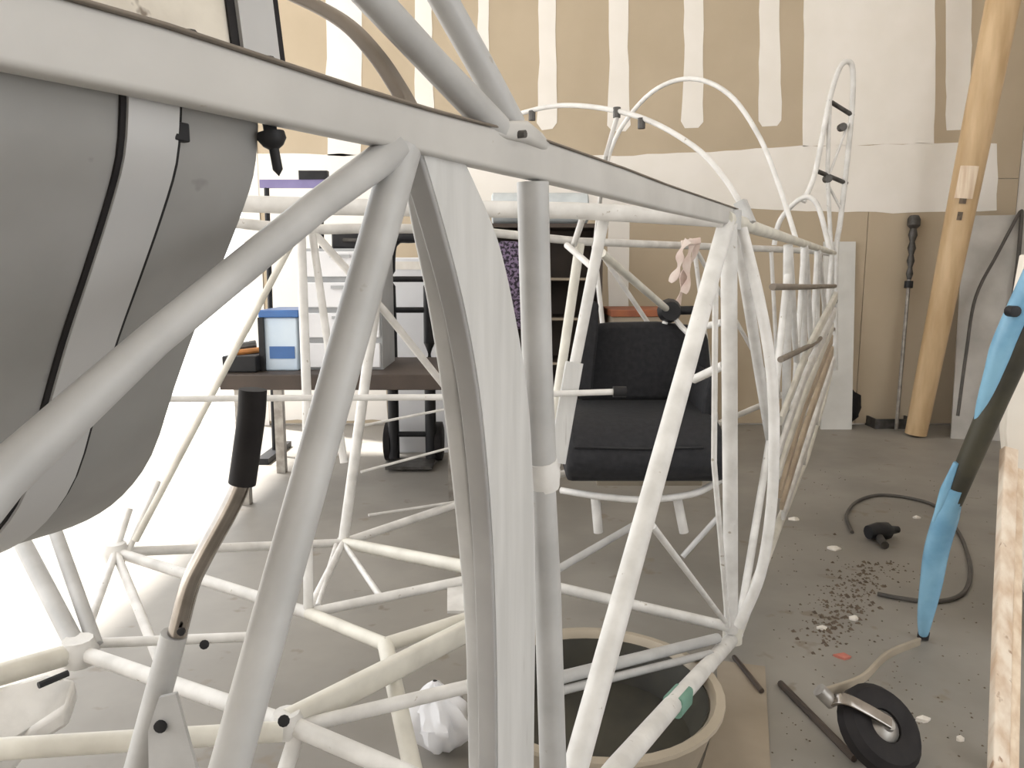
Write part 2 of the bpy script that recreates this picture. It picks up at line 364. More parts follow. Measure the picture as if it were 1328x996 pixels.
bt('diagonal_tube', N7 + V((.03, 0, 0)), atY(205, 625, 1.95), .007)
bt('upright_tube', N8, atY(22, 690, 1.5), .0165, 'dimmed_white'); bt('upright_tube', N8 + V((.02, .02, 0)), atY(72, 690, 1.5), .013, 'dimmed_white')
bt('longeron', N8, atZ(-40, 886, .30), .0185, 'cream_primer'); bt('cross_tube', N8, N5, .013); bt('cross_tube', N8 + V((0, .03, 0)), atZ(320, 826, .27), .009)
bt('longeron', atZ(-40, 974, .32), N5 - V((0, .02, .0)), .0145, 'cream_primer')
for p, r in ((N7, .032), (N8, .034), (N1, .022), (N5, .026)):
    MB().lathe(p, (0, 0, 1), [(-r * .7, 0), (-r * .7, r * .75), (0, r), (r * .7, r * .75), (r * .7, 0)], 12).build('joint_sleeve', 'bright_paint', fus)
for p, zz in (((368, 935), .315), ((265, 836), .285), ((590, 754), .262), ((608, 758), .262)):
    q = atZ(p[0], p[1], zz); MB().lathe(q, ray(*p) * -1, [(-.004, 0), (-.004, .0085), (.004, .0085), (.006, 0)], 10).build('bolt', 'black_plastic', fus)
MB().plate([atZ(580, 752, .262), atZ(626, 748, .262), atZ(626, 792, .262), atZ(580, 792, .262)], V((0, 0, -.006))).build('bracket_plate', 'bright_paint', fus)
# bracket plate by the stick, slotted box of the pedal tube
MB().plate([atY(x, y, .885) for x, y in ((193, 1010), (192, 948), (206, 905), (228, 900), (236, 930), (258, 1010))], V((0, .006, 0))).build('bracket_plate', 'dimmed_white', fus)
MB().lathe(atY(209, 941, .885), (0, -1, 0), [(0, 0), (0, .008), (.004, .008), (.005, 0)], 12).build('bolt', 'black_plastic', fus)
bx = atZ(20, 945, .27)
pbp = [atZ(-60, 1010, .25), atZ(-40, 900, .28), atZ(60, 872, .30), atZ(100, 880, .29), atZ(88, 915, .27), atZ(40, 945, .24), atZ(0, 985, .22)]
pb = MB().plate(pbp, V((0, 0, -.035))).build('pedal_box', 'bright_paint', fus, bevel=.008)
MB().tube([atZ(50, 889, .303), atZ(88, 873, .303)], .0055, 8).build('slot', 'black_plastic', pb)
# seat supports and seat rails on the right
T('cross_tube', [atZ(722, 880, .24), near(936, 829) + PR * .01], .0115); T('cross_tube', [atZ(726, 896, .22), near(925, 848) + PR * .005], .008)
T('diagonal_tube', [atZ(724, 738, .22), atZ(838, 672, .26)], .0095); T('diagonal_tube', [atZ(885, 722, .2), atZ(930, 672, .3)], .007)
tp = near(884, 912); MB().sweep([near(872, 917), near(886, 901)], rrect(.0185, .0185, .008), V((0, 0, 1))).build('tape_wrap', 'green_tape', fus)
# struts above the longeron
tS = near(660, 168)
T('strut', [near(643, 166), near(562, 82), near(448, -40), near(200, -305)], [.0140, .0122, .0116, .0112])
T('strut', [nearo(664, 162, .012), nearo(627, 92, .018), nearo(563, -22, .03), nearo(400, -310, .06)], [.0135, .0128, .0125, .0125])
MB().sweep([near(625, 168), near(645, 170), near(668, 172), near(690, 184), near(712, 196)], rrect(.010, .0165, .006), V((0, 0, 1)), [.4, .8, 1.0, .8, .3]).build('strut_fitting', 'longeron_paint', fus)
T('bolt', [near(655, 176) - PR * .010, near(655, 176) - PR * .021], .0035, 'dark_steel', 10)
# windscreen bow and turtledeck hoops
PB = near(533, 146)
wbow = smooth_path([station(533, 144, PB), station(515, 112, PB), station(488, 72, PB), station(450, 32, PB), station(398, 2, PB), station(340, -18, PB), station(240, -24, PB), station(120, 20, PB)])
MB().sweep(wbow, rrect(.008, .005, .003), AX).build('windscreen_bow', 'bronze', fus)
AXM = V((.62, .78, 0)).normalized()
H1 = near(966, 276)
T('hoop', smooth_path([station(548, 292, H1, AXM), station(575, 225, H1, AXM), station(625, 170, H1, AXM), station(690, 143, H1, AXM), station(750, 137, H1, AXM), station(830, 152, H1, AXM), station(900, 190, H1, AXM), station(940, 232, H1, AXM), station(968, 278, H1, AXM)]), .0062, 'bright_paint')
H2 = near(1032, 308)
T('hoop', smooth_path([station(772, 312, H2, AXM), station(783, 230, H2, AXM), station(802, 172, H2, AXM), station(845, 120, H2, AXM), station(895, 102, H2, AXM), station(945, 122, H2, AXM), station(985, 178, H2, AXM), station(1012, 246, H2, AXM), station(1033, 312, H2, AXM)]), .0078, 'bright_paint')
H3 = near(1072, 322)
T('hoop', smooth_path([station(1004, 318, H3, AXM), station(1012, 285, H3, AXM), station(1040, 257, H3, AXM), station(1060, 266, H3, AXM), station(1076, 324, H3, AXM)]), .011, 'bright_paint')
for p in ((690, 150), (832, 160), (800, 146)):
    q = station(p[0], p[1], H1, AXM); MB().lathe(q, (0, 0, 1), [(-.012, 0), (-.012, .009), (.012, .009), (.012, 0)], 8).build('hoop_clip', 'dark_steel', fus)
MB().sweep([station(960, 262, H1, AXM), station(972, 290, H1, AXM)], rrect(.014, .012, .004), AXM).build('hoop_clip', 'dimmed_white', fus)
T('hoop_stay', [station(800, 152, H1, AXM), station(786, 200, H1, AXM), far(772, 312)], .006, 'bright_paint', 8)
# tail fin frame, standing on the tail in the fuselage centre plane
TP = near(1082, 330); FINN = V((.62, -.78, 0))
def fin(x, y): return hit(x, y, TP + V((-.02, .05, 0)), V((.55, -.83, 0)).normalized())
fin = lambda x, y: hit(x, y, TP + V((.0, .03, 0)), V((-.35, .94, 0)).normalized())
T('fin_outline', smooth_path([fin(1042, 262), fin(1056, 228), fin(1066, 180), fin(1077, 125), fin(1089, 88), fin(1100, 80), fin(1106, 92), fin(1105, 140), fin(1098, 215), fin(1090, 285), fin(1084, 335), fin(1083, 480)]), .012, 'bright_paint')
T('fin_spar', [fin(1076, 132), fin(1073, 225), fin(1078, 328)], .0095, 'bright_paint')
for a, b in (((1074, 130), (1106, 150)), ((1060, 222), (1098, 238))): T('fin_rib', [fin(*a), fin(*b)], .010, 'dark_steel')
T('fin_brace', [fin(1072, 236), fin(1100, 160)], .006, 'bright_paint'); T('fin_brace', [fin(1090, 270), fin(1074, 240)], .006, 'bright_paint')
for p in ((1073, 232), (1092, 165), (1080, 390)):
    MB().lathe(fin(*p), (0, 1, 0), [(-.015, 0), (-.015, .018), (.015, .018), (.015, 0)], 10).build('hinge', 'dark_steel', fus)

# ================================================================== FUEL TANK, COWLING, STICK, SEAT
PT = nearo(345, 190, .014)                                # rear end of the tank under the right longeron
edge = [(356, 158), (351, 172), (338, 230), (318, 290), (290, 360), (262, 428), (236, 500), (206, 588), (168, 640), (122, 672), (60, 694), (0, 706)]
prof = [(max(0.0, (p - PT).dot(PR)), p.z) for p in (station(x, y, PT) for x, y in edge)]
prof = [(p.x, p.y) for p in smooth_path([V((a, b, 0)) for a, b in prof] + [V((.40, prof[-1][1] - .006, 0))], 3)]
prof = prof + [(.80 - t, z) for t, z in reversed(prof[:-1])]
prof += [(.803, 1.03), (.6, 1.10), (.4, 1.12), (.2, 1.10), (.03, 1.055)]
def tank_ring(d, grow=0, pr=prof):
    c = V((.40, .92)); o = []
    for t, z in pr:
        q = V((t, z)); dv = q - c; q = q + dv.normalized() * grow
        b = PT + AX * d + PR * q.x; o.append(V((b.x, b.y, q.y)))
    return o
def rings(rs):
    m = MB(); k = len(rs[0])
    ff = [(i*k+j, i*k+(j+1) % k, (i+1)*k+(j+1) % k, (i+1)*k+j) for i in range(len(rs)-1) for j in range(k)]
    return m.add([p for r in rs for p in r], ff + [tuple(reversed(range(k))), tuple(range((len(rs)-1)*k, len(rs)*k))])
tank = thing('fuel_tank', (PT.x - .4, PT.y, .74), 'dull grey metal fuel tank with rounded belly and flat strap, slung between fuselage tubes', 'fuel tank')
rings([tank_ring(0, -.008), tank_ring(-.006, 0), tank_ring(-.30, 0), tank_ring(-.306, -.008)]).build('tank_body', 'tank_metal', tank)
dS = (nearo(195, 145, .014) - PT).dot(AX)
prs = [prof[i] for i in range(len(prof))]
sw = .0150
rings([tank_ring(dS - sw, .001), tank_ring(dS - sw, .004), tank_ring(dS + sw, .004), tank_ring(dS + sw, .001)]).build('strap', 'strap_metal', tank)
rings([tank_ring(dS - sw - .003, .0005), tank_ring(dS - sw - .003, .002), tank_ring(dS + sw + .003, .002), tank_ring(dS + sw + .003, .0005)]).build('strap_liner', 'rubber', tank)
obox(nearo(226, 156, .012), AX * .010, PR * .010, V((0, 0, -.010))).build('strap_clip', 'black_plastic', tank, bevel=.001)
# top cowling: arched sheet with a rear band
PC = near(372, 80)
def arch(d, g=0):
    o = []
    for i in range(15):
        a = math.pi * i / 14; t = .42 - (.42 + g) * math.cos(a); z = 1.060 + (.30 + g) * math.sin(a) ** .8
        b = PC + AX * d + PR * (t + .004); o.append(V((b.x, b.y, z)))
    return o
def shell(d0, d1, g0, g1):
    m = MB(); a = arch(d0, g1) + list(reversed(arch(d0, g0))); b = arch(d1, g1) + list(reversed(arch(d1, g0))); k = len(a)
    return m.add(a + b, [(j, (j+1) % k, k+(j+1) % k, k+j) for j in range(k)] + [(j, j+1, k-2-j, k-1-j) for j in range(14)] + [(k+k-1-j, k+k-2-j, k+j+1, k+j) for j in range(14)])
cowl = thing('top_cowling', (PC.x - .37, PC.y + .1, 1.06), 'stained arched metal top cowling with grey rear band above the fuel tank', 'cowling')
shell(-.34, 0, 0, .002).build('cowl_sheet', 'cowl_metal', cowl)
shell(-.034, -.006, .002, .006).build('rear_band', 'strap_metal', cowl)
shell(-.040, .001, .0021, .0035).build('band_liner', 'rubber', cowl)
for px, py in ((243, 50), (345, 83)):
    MB().lathe(near(px, py) - PR * .002, (-PR), [(0, .0045), (.003, .004), (.003, 0)], 10).build('screw', 'dark_steel', cowl)
# push-pull knob under the longeron
k0 = nearo(352, 176, .008)
kn = thing('choke_control', k0 - V((0, 0, .03)), 'small black mushroom control knob hanging under the longeron near the tank', 'knob')
MB().lathe(k0, (.15, 0, -1), [(-.016, 0), (-.016, .004), (-.002, .004), (-.002, .008), (.002, .0085), (.006, .006), (.008, .003), (.020, .003), (.024, 0)], 14).build('knob_head', 'black_plastic', kn)
# control stick
sy = .92
st = thing('control_stick', atY(195, 990, sy), 'bent steel control stick with black rubber hand grip and white painted socket', 'control stick')
MB().tube(smooth_path([atY(328, 505, sy), atY(326, 540, sy), atY(320, 585, sy), atY(314, 627, sy)]), [.0165]*19, 16).build('grip', 'rubber', st)
MB().tube(smooth_path([atY(315, 620, sy), atY(300, 655, sy), atY(262, 725, sy), atY(246, 760, sy), atY(230, 822, sy)]), .0122, 16).build('stick_tube', 'chrome', st)
MB().tube([atY(226, 822, sy), atY(205, 900, sy), atY(178, 1000, sy)], [.0165, .0170, .0175], 16).build('socket', 'dimmed_white', st)
MB().lathe(atY(236, 818, sy - .015), (0, -1, 0), [(0, .005), (.004, .005), (.005, 0)], 10).build('bolt', 'black_plastic', st)
# pilot seat
Y0 = 2.2
seat = thing('pilot_seat', atY(830, 640, Y0) , 'black upholstered pilot seat with backrest and rounded cushion inside the frame', 'seat')
def cushion(name, pts_front, depth, m='upholstery', bevel=.02, lift=V((0, 0, 0))):
    return MB().plate([p + lift for p in pts_front], depth).build(name, m, seat, bevel=bevel)
cushion('backrest', [atY(x, y, Y0 + .30) for x, y in ((752, 432), (762, 422), (790, 419), (850, 418), (905, 424), (917, 436), (924, 520), (748, 520))], V((.02, .07, 0)))
# seat cushion: side profile swept across
cp = [atY(734, 612, Y0 - .10), atY(912, 612, Y0 - .10)]
L0 = cp[0]; Wd = V((cp[1].x - cp[0].x + .06, 0, 0))
pf = [(0, -.03), (-.035, .0), (-.045, .03), (-.04, .065), (-.01, .095), (.03, .12), (.08, .135), (.20, .14), (.40, .14), (.42, .02), (.38, -.03)]
MB().plate([L0 + V((0, a, b)) for a, b in pf], Wd).build('seat_cushion', 'upholstery', seat, bevel=.018)
sc_ = [o for o in seat.children if o.name.startswith('seat_cushion')][0]
MB().tube([L0 + V((.02, -.032, .078)), L0 + V((Wd.x * .5, -.036, .074)), L0 + V((Wd.x - .07, -.032, .078))], .0035, 8).build('piping', 'black_plastic', sc_)
cushion('side_bolster', [atY(x, y, Y0 + .22) for x, y in ((740, 505), (752, 440), (762, 398), (770, 390), (777, 394), (776, 430), (768, 510))], V((0, .1, 0)), bevel=.008)
cushion('side_bolster', [atY(x, y, Y0 + .05) for x, y in ((905, 600), (912, 520), (922, 485), (931, 490), (930, 540), (925, 605))], V((.02, .28, 0)), bevel=.008)
MB().box((L0.x + .10, Y0 + .02, L0.z - .075), (L0.x + Wd.x - .03, Y0 + .26, L0.z - .034)).build('seat_board', 'tub_tan', seat, bevel=.004)
MB().tube(smooth_path([atY(728, 636, Y0), atY(780, 644, Y0 - .08), atY(840, 648, Y0 - .1), atY(900, 640, Y0 - .08), atY(935, 622, Y0)]), .010).build('seat_rail', 'bright_paint', seat)
for a, b in (((878, 645), (886, 722)), ((772, 644), (776, 690))):
    p = atY(*a, Y0 - .06); q = atY(*b, Y0 - .06); MB().tube([p, V((q.x, q.y, .20))], .0135).build('leg', 'bright_paint', seat)

# ================================================================== BACKGROUND BENCH AND SHELVES
def pxbox(x0, x1, y0, y1, Y, depth):
    a = atY(x0, y1, Y); b = atY(x1, y0, Y); return (a.x, Y, a.z), (b.x, Y + depth, b.z)
# low bench
lo, hi = pxbox(285, 605, 486, 506, 3.0, .62)
bench = thing('low_workbench', ((lo[0] + hi[0]) / 2, 3.3, 0), 'low workbench with dark top behind the fuselage, carrying storage boxes', 'workbench')
bz = hi[2]
MB().box(lo, hi).build('bench_top', 'dark_brown', bench, bevel=.004)
for x in (lo[0] + .04, hi[0] - .08):
    for y in (3.04, 3.54): MB().box((x, y, 0), (x + .04, y + .04, lo[2])).build('leg', 'steel', bench)
# blue lidded box
lo, hi = pxbox(343, 384, 402, 480, 3.12, .26); lo = (lo[0], lo[1], bz)
sb = thing('storage_box', ((lo[0] + hi[0]) / 2, 3.25, bz), 'clear blue storage box with dark blue lid standing on the bench', 'box')
MB().box(lo, (hi[0], hi[1], hi[2] - .03)).build('tub', 'clear_plastic', sb, bevel=.006)
MB().box((lo[0] - .012, lo[1] - .012, hi[2] - .03), (hi[0] + .012, hi[1] + .012, hi[2])).build('lid', 'blue_plastic', sb, bevel=.004)
MB().box((lo[0] + .025, lo[1] - .003, lo[2] + .05), (hi[0] - .012, lo[1], lo[2] + .10)).build('label_band', 'blue_plastic', sb)
MB().box((lo[0] - .014, lo[1] - .014, lo[2]), (lo[0] + .008, lo[1] + .008, hi[2] - .03)).build('corner_post', 'black_plastic', sb)
# drawer unit
lo, hi = pxbox(396, 492, 322, 480, 3.14, .34); lo = (lo[0], lo[1], bz)
du = thing('drawer_unit', ((lo[0] + hi[0]) / 2, 3.3, bz), 'white plastic drawer unit with grey shelves on the low workbench', 'drawers')
MB().box((lo[0], lo[1] + .02, lo[2]), hi).build('body', 'grey_plastic', du)
nd = 4; dh = (hi[2] - lo[2]) / nd
for i in range(nd):
    d = MB().box((lo[0] + .008, lo[1], lo[2] + i * dh + .01), (hi[0] - .008, lo[1] + .02, lo[2] + (i + 1) * dh - .012)).build('drawer', 'white_plastic', du, bevel=.004)
    MB().box(((lo[0] + hi[0]) / 2 - .04, lo[1] - .012, lo[2] + (i + .7) * dh), ((lo[0] + hi[0]) / 2 + .04, lo[1], lo[2] + (i + .7) * dh + .012)).build('handle', 'grey_plastic', d)
# black tool tray with clutter at the bench's end
lo, hi = pxbox(288, 332, 462, 480, 3.06, .22); lo = (lo[0], lo[1], bz)
tt = thing('tool_tray', ((lo[0] + hi[0]) / 2, 3.15, bz), 'dark open tool tray with orange bits on the end of the bench', 'tool tray')
MB().box(lo, hi).build('tray', 'black_plastic', tt, bevel=.006)
MB().tube([V((lo[0] + .03, 3.1, hi[2] + .008)), V((hi[0] - .02, 3.2, hi[2] + .012))], .012, 8).build('tool_handle', 'orange', tt)
MB().tube([V((lo[0] + .01, 3.2, hi[2] + .02)), V((hi[0] - .05, 3.22, hi[2] + .03))], .02, 8).build('tool_barrel', 'dark_steel', tt)
# black hand truck with white carton
Yh = 3.72
ht = thing('hand_truck', (atY(530, 400, Yh).x, Yh, 0), 'black tubular hand truck standing behind the low workbench', 'hand truck')
xa = atY(507, 400, Yh).x; xb = atY(556, 400, Yh).x; zt = atY(540, 308, Yh).z
MB().tube(smooth_path([(xa, Yh, .03), (xa, Yh, .6), (xa, Yh, zt - .1), (xa + .03, Yh, zt - .01), ((xa + xb) / 2, Yh, zt), (xb - .03, Yh, zt - .01), (xb, Yh, zt - .1), (xb, Yh, .6), (xb, Yh, .03)], 5), .027).build('frame', 'black_plastic', ht)
for zz in (atY(540, 362, Yh).z, atY(540, 402, Yh).z, .45, .15): MB().tube([V((xa, Yh, zz)), V((xb, Yh, zz))], .014).build('crossbar', 'black_plastic', ht)
MB().box((xa - .02, Yh - .16, .012), (xb + .02, Yh + .02, .026)).build('toe_plate', 'dark_steel', ht)
for x in (xa - .035, xb + .035): MB().lathe((x, Yh + .07, .10), (1, 0, 0), [(-.02, 0), (-.02, .08), (-.015, .098), (.015, .098), (.02, .08), (.02, 0)], 18).build('wheel', 'rubber', ht)
ca = atY(500, 334, 3.95); cb = atY(612, 500, 3.95)
c_ = thing('carton', ((ca.x + cb.x) / 2, 4.1, 0), 'tall pale grey carton standing behind the hand truck', 'carton')
MB().box((ca.x, 3.95, 0), (cb.x, 4.25, ca.z)).build('carton_body', 'white_plastic', c_, bevel=.005)
MB().box((ca.x + .01, 3.947, ca.z - .06), (cb.x - .01, 3.95, ca.z - .02)).build('tape', 'paper', c_)
# clothes rack with purple rail
Yr = 3.9
cr = thing('garment_rack', (atY(385, 400, Yr).x, Yr, 0), 'thin black stand with purple cross rail beside the open doorway', 'stand')
xa = atY(330, 300, Yr).x; xb = atY(428, 300, Yr).x; zr = atY(380, 238, Yr).z
MB().box((xa + .04, Yr - .012, zr - .022), (xb - .02, Yr + .012, zr + .018)).build('rail', 'purple', cr)
for x in (xa + .05, xb - .06):
    MB().tube([V((x, Yr, .02)), V((x + .02, Yr, zr - .02))], .013, 8).build('post', 'black_plastic', cr)
    MB().box((x - .03, Yr - .2, 0), (x + .03, Yr + .2, .03)).build('foot', 'black_plastic', cr)
MB().box((xb - .14, Yr - .02, zr + .018), (xb, Yr + .02, zr + .06)).build('clamp', 'black_plastic', cr)
lo, hi = pxbox(430, 482, 300, 322, 3.2, .2); zz = du.location.z + (atY(440, 322, 3.14).z - bz); h_ = hi[2] - lo[2]
tcs = thing('tool_case', ((lo[0] + hi[0]) / 2, 3.3, zz), 'black tool case lying on top of the white drawer unit', 'case')
MB().box((lo[0], 3.2, zz), (hi[0], 3.42, zz + h_)).build('case_body', 'black_plastic', tcs, bevel=.008)
MB().tube([V((lo[0] + .05, 3.19, zz + h_ * .5)), V((hi[0] - .05, 3.19, zz + h_ * .5))], .008, 8).build('handle', 'dark_steel', tcs)
# bookcase against the back wall
Yk = 4.05
a = atY(632, 290, Yk); b = atY(778, 560, Yk); x0, x1, zt = a.x, b.x, a.z
bk = thing('bookcase', ((x0 + x1) / 2, Yk + .2, 0), 'dark brown open bookcase against the drywall behind the cockpit', 'bookcase')
for x in (x0, x1 - .02): MB().box((x, Yk, 0), (x + .02, Yk + .36, zt)).build('side_panel', 'dark_brown', bk)
MB().box((x0 + .02, Yk + .34, 0.02), (x1 - .02, Yk + .36, zt - .02)).build('back_panel', 'dark_brown', bk)
MB().box((x0 - .01, Yk - .01, zt - .02), (x1 + .01, Yk + .36, zt)).build('top_panel', 'dark_brown', bk)
shz = [atY(700, y, Yk).z for y in (360, 412, 470, 520)]
for z in shz:
    s_ = MB().box((x0 + .02, Yk + .02, z - .018), (x1 - .02, Yk + .34, z)).build('shelf', 'dark_brown', bk)
    MB().box((x0 + .02, Yk + .008, z - .014), (x1 - .02, Yk + .02, z - .002)).build('edge_strip', 'cardboard', s_)
# patterned bag hanging on the front of the bookcase
bg0 = atY(642, 312, Yk - .08); bg1 = atY(692, 428, Yk - .08)
MBb = MB(); bw = bg1.x - bg0.x
tag(MBb.plate([V((bg0.x + u * bw, Yk - .07, bg0.z + v * (bg1.z - bg0.z))) for u, v in ((.1, 0), (.9, .02), (1, .2), (.98, .85), (.8, 1), (.2, .98), (0, .8), (.03, .2))], V((0, .055, 0))).build('patterned_bag', 'purple_mesh', None, bevel=.015), 'dark purple speckled cloth bag hanging on the front of the bookcase', 'bag')
# pale foam roll on the bookcase
zc = zt + .085
tag(MB().lathe((x0 + .02, Yk + .12, zc), (1, 0, 0), [(0, 0), (.0, .02), (.0, .07), (.008, .082), (.50, .082), (.508, .07), (.508, .02), (.508, 0)], 24).build('foam_roll', 'foam_grey'), 'pale blue-grey foam roll lying on top of the bookcase', 'roll')
# boxes behind the seat
lo, hi = pxbox(792, 876, 402, 540, 3.95, .4)
cb_ = thing('cardboard_box', ((lo[0] + hi[0]) / 2, 4.15, 0), 'brown cardboard box with red-brown lid behind the pilot seat', 'box')
MB().box((lo[0], lo[1], 0), (hi[0], hi[1], hi[2] - .035)).build('box_body', 'cardboard', cb_, bevel=.004)
MB().box((lo[0] - .01, lo[1] - .01, hi[2] - .035), (hi[0] + .01, hi[1] + .01, hi[2])).build('lid', 'red_brown', cb_, bevel=.004)
# rag hanging on the left longeron
mb = MB()
for k, (xa, ya, xb, yb) in enumerate(((904, 312, 876, 398), (897, 310, 888, 380), (890, 312, 872, 366))):
    pts = [atY(xa + (xb - xa) * t + 3 * math.sin(t * 9 + k), ya + (yb - ya) * t, 3.02 - .02 * k) for t in (0, .25, .5, .75, 1)]
    mb.sweep(smooth_path(pts, 4), rrect(.016, .003, .002), V((1, .4 * math.cos(k * 2), 0)), [.7 + .35 * math.sin(i * .9 + k) for i in range(17)])
mb.sweep([atY(884, 316, 3.0), atY(908, 312, 3.0)], rrect(.012, .012, .005), V((0, 0, 1)))
tag(mb.build('rag', 'rag'), 'torn pinkish white rag hanging in strips from the left longeron behind the seat', 'rag')

# ================================================================== RIGHT SIDE
pA = V((2.33, 4.36, 0.0)); pB = atY(1302, -5, 4.25); pC = pB + (pB - pA) * .24
pole = thing('wooden_pole', pA, 'tall tapered tan wooden pole leaning in the corner of the drywall', 'pole')
dv = (pB - pA)
MB().tube([pA + V((0, 0, .012)), pA + dv * .3, pA + dv * .6, pB, pC], [.058, .066, .075, .082, .084], 20).build('pole_shaft', 'pole_wood', pole)
def onpole(f, r, col, name, h):
    c = pA + dv * f; ax = dv.normalized(); d = (CAM - c); d -= ax * d.dot(ax); d.normalize(); sdv = ax.cross(d); rr = .058 + .027 * f
    vv = []
    for i in range(7):
        an = R(-r + 2 * r * i / 6)
        for zz in (-h, h): vv.append(c + (d * math.cos(an) + sdv * math.sin(an)) * (rr + .007) + ax * zz)
    MB().add(vv, [(2*i, 2*i+2, 2*i+3, 2*i+1) for i in range(6)]).build(name, col, pole)
onpole(.60, 32, 'pine', 'worn_patch', .085); onpole(.565, 12, 'dirt', 'dent', .03); onpole(.525, 9, 'dirt', 'dent', .022)
# white board behind the tail
a = atY(1084, 312, 4.5); b = atY(1113, 505, 4.5)
tag(MB().plate([V((a.x, 4.55, 0)), V((b.x, 4.55, 0)), V((b.x, 4.66, a.z)), V((a.x, 4.66, a.z))], V((0, .022, 0))).build('narrow_board', 'white_board'), 'narrow white board leaning on the drywall behind the tail', 'board')
# leaning grey sheet
a = atY(1235, 275, 4.4); b = atY(1300, 275, 4.4)
tag(MB().plate([V((2.50, 4.30, 0)), V((2.86, 4.20, 0)), V((2.97, 4.46, 1.26)), V((2.62, 4.56, 1.26))], V((.008, .02, 0))).build('grey_sheet', 'grey_board'), 'grey sheet panel leaning in the corner behind the wooden pole', 'panel')
# slim rod with turnbuckle
r0 = atY(1163, 548, 4.5); r0.z = .01; r1 = atY(1186, 280, 4.66)
rod = thing('tie_rod', r0, 'slim steel tie rod with dark end fitting leaning on the drywall beside the pole', 'rod')
MB().tube([r0, r0.lerp(r1, .55), r1], .011, 8).build('shaft', 'steel', rod)
bd_ = [(.70, .010), (.73, .020), (.76, .012), (.79, .022), (.82, .013), (.85, .024), (.88, .014), (.91, .026), (.94, .018), (.955, .036), (.985, .036), (1.0, .026)]
MB().tube([r0.lerp(r1, a) for a, _ in bd_], [b for _, b in bd_], 10).build('end_fitting', 'dark_steel', rod)
MB().lathe(r0.lerp(r1, .68), r1 - r0, [(-.02, 0), (-.02, .024), (.02, .024), (.02, 0)], 10).build('lock_nut', 'black_plastic', rod)
# clutter at the wall foot
def lump(name, c, r, m, label, cat, sq=(1, 1, .6), seed=0, group=None):
    rnd = random.Random(seed); mb = MB(); vv = []; ff = []; nu, nv = 12, 7
    for j in range(nv):
        ph = math.pi * j / (nv - 1)
        for i in range(nu):
            th = 2 * math.pi * i / nu; k = 1 + rnd.uniform(-.18, .18)
            vv.append(V(c) + V((math.cos(th) * math.sin(ph) * sq[0], math.sin(th) * math.sin(ph) * sq[1], math.cos(ph) * sq[2] + sq[2] * .9)) * r * (k if 0 < j < nv - 1 else 1))
    ff = [(j*nu+i, j*nu+(i+1) % nu, (j+1)*nu+(i+1) % nu, (j+1)*nu+i) for j in range(nv-1) for i in range(nu)]
    return tag(mb.add(vv, ff).build(name, m), label, cat, group)
q = atZ(572, 975); rnd = random.Random(3); vv = []; nu, nv = 36, 16
ph_ = [rnd.uniform(0, 6.28) for _ in range(8)]
for j in range(nv):
    t = j / (nv - 1); ph = math.pi * t
    for i in range(nu):
        th = 2 * math.pi * i / nu
        k = 1 + .16 * math.sin(5 * th + 3 * t + ph_[0]) + .12 * math.sin(9 * th - 7 * t + ph_[1]) + .10 * abs(math.sin(7 * th + 9 * t + ph_[2])) + rnd.uniform(-.05, .05)
        rr = (math.sin(ph) ** .6) * (.055 if t > .45 else .030 + .055 * t) * k if 0 < j < nv - 1 else .004
        vv.append(q + V((math.cos(th) * rr * 1.1 - .01 * (1 - t), math.sin(th) * rr, .15 * (1 - t) + .002)))
tag(MB().add(vv, [(j*nu+i, j*nu+(i+1) % nu, (j+1)*nu+(i+1) % nu, (j+1)*nu+i) for j in range(nv-1) for i in range(nu)]).build('plastic_bag', 'white_plastic'), 'crumpled white plastic bag on the floor under the curved channel', 'bag')
q = atZ(1094, 549); lump('rubbish_bag', q, .10, 'black_plastic', 'crumpled black rubbish bag on the floor beneath the tail', 'bag', (1, .9, 1.2), 3)
q = atZ(1150, 552); 
tray = thing('shallow_tray', q, 'dark shallow tray on the floor at the foot of the drywall', 'tray')
MB().box((q.x - .12, q.y - .10, 0), (q.x + .12, q.y + .10, .015)).build('tray_bottom', 'dark_steel', tray)
for lo, hi in (((-.12, -.10), (.12, -.09)), ((-.12, .09), (.12, .10)), ((-.12, -.09), (-.11, .09)), ((.11, -.09), (.12, .09))):
    MB().box((q.x + lo[0], q.y + lo[1], .015), (q.x + hi[0], q.y + hi[1], .06)).build('tray_side', 'dark_steel', tray)
# hanging black cable
def onsheet(px, z, o=.02):                                # a point on the front of the grey sheet at height z
    y = 4.23 + .26 * z / 1.26 - o; return V((px / 1000 * y, y, z))
ck = thing('hanging_cable', onsheet(640, 0, .03), 'black cable draped over the top edge of the grey sheet in the corner', 'cable')
MB().tube(smooth_path([onsheet(646, 1.265, -.02), onsheet(647, 1.26, .03), onsheet(648, 1.0, .04), onsheet(645, .7, .04), onsheet(640, .35, .05), onsheet(634, .05, .06)]), .011, 8).build('cable', 'cord', ck)
MB().tube(smooth_path([onsheet(644, 1.265, -.02), onsheet(643, 1.26, .03), onsheet(622, 1.05, .04), onsheet(598, .8, .04), onsheet(592, .5, .05), onsheet(588, .15, .06)]), .009, 8).build('cable', 'cord', ck)
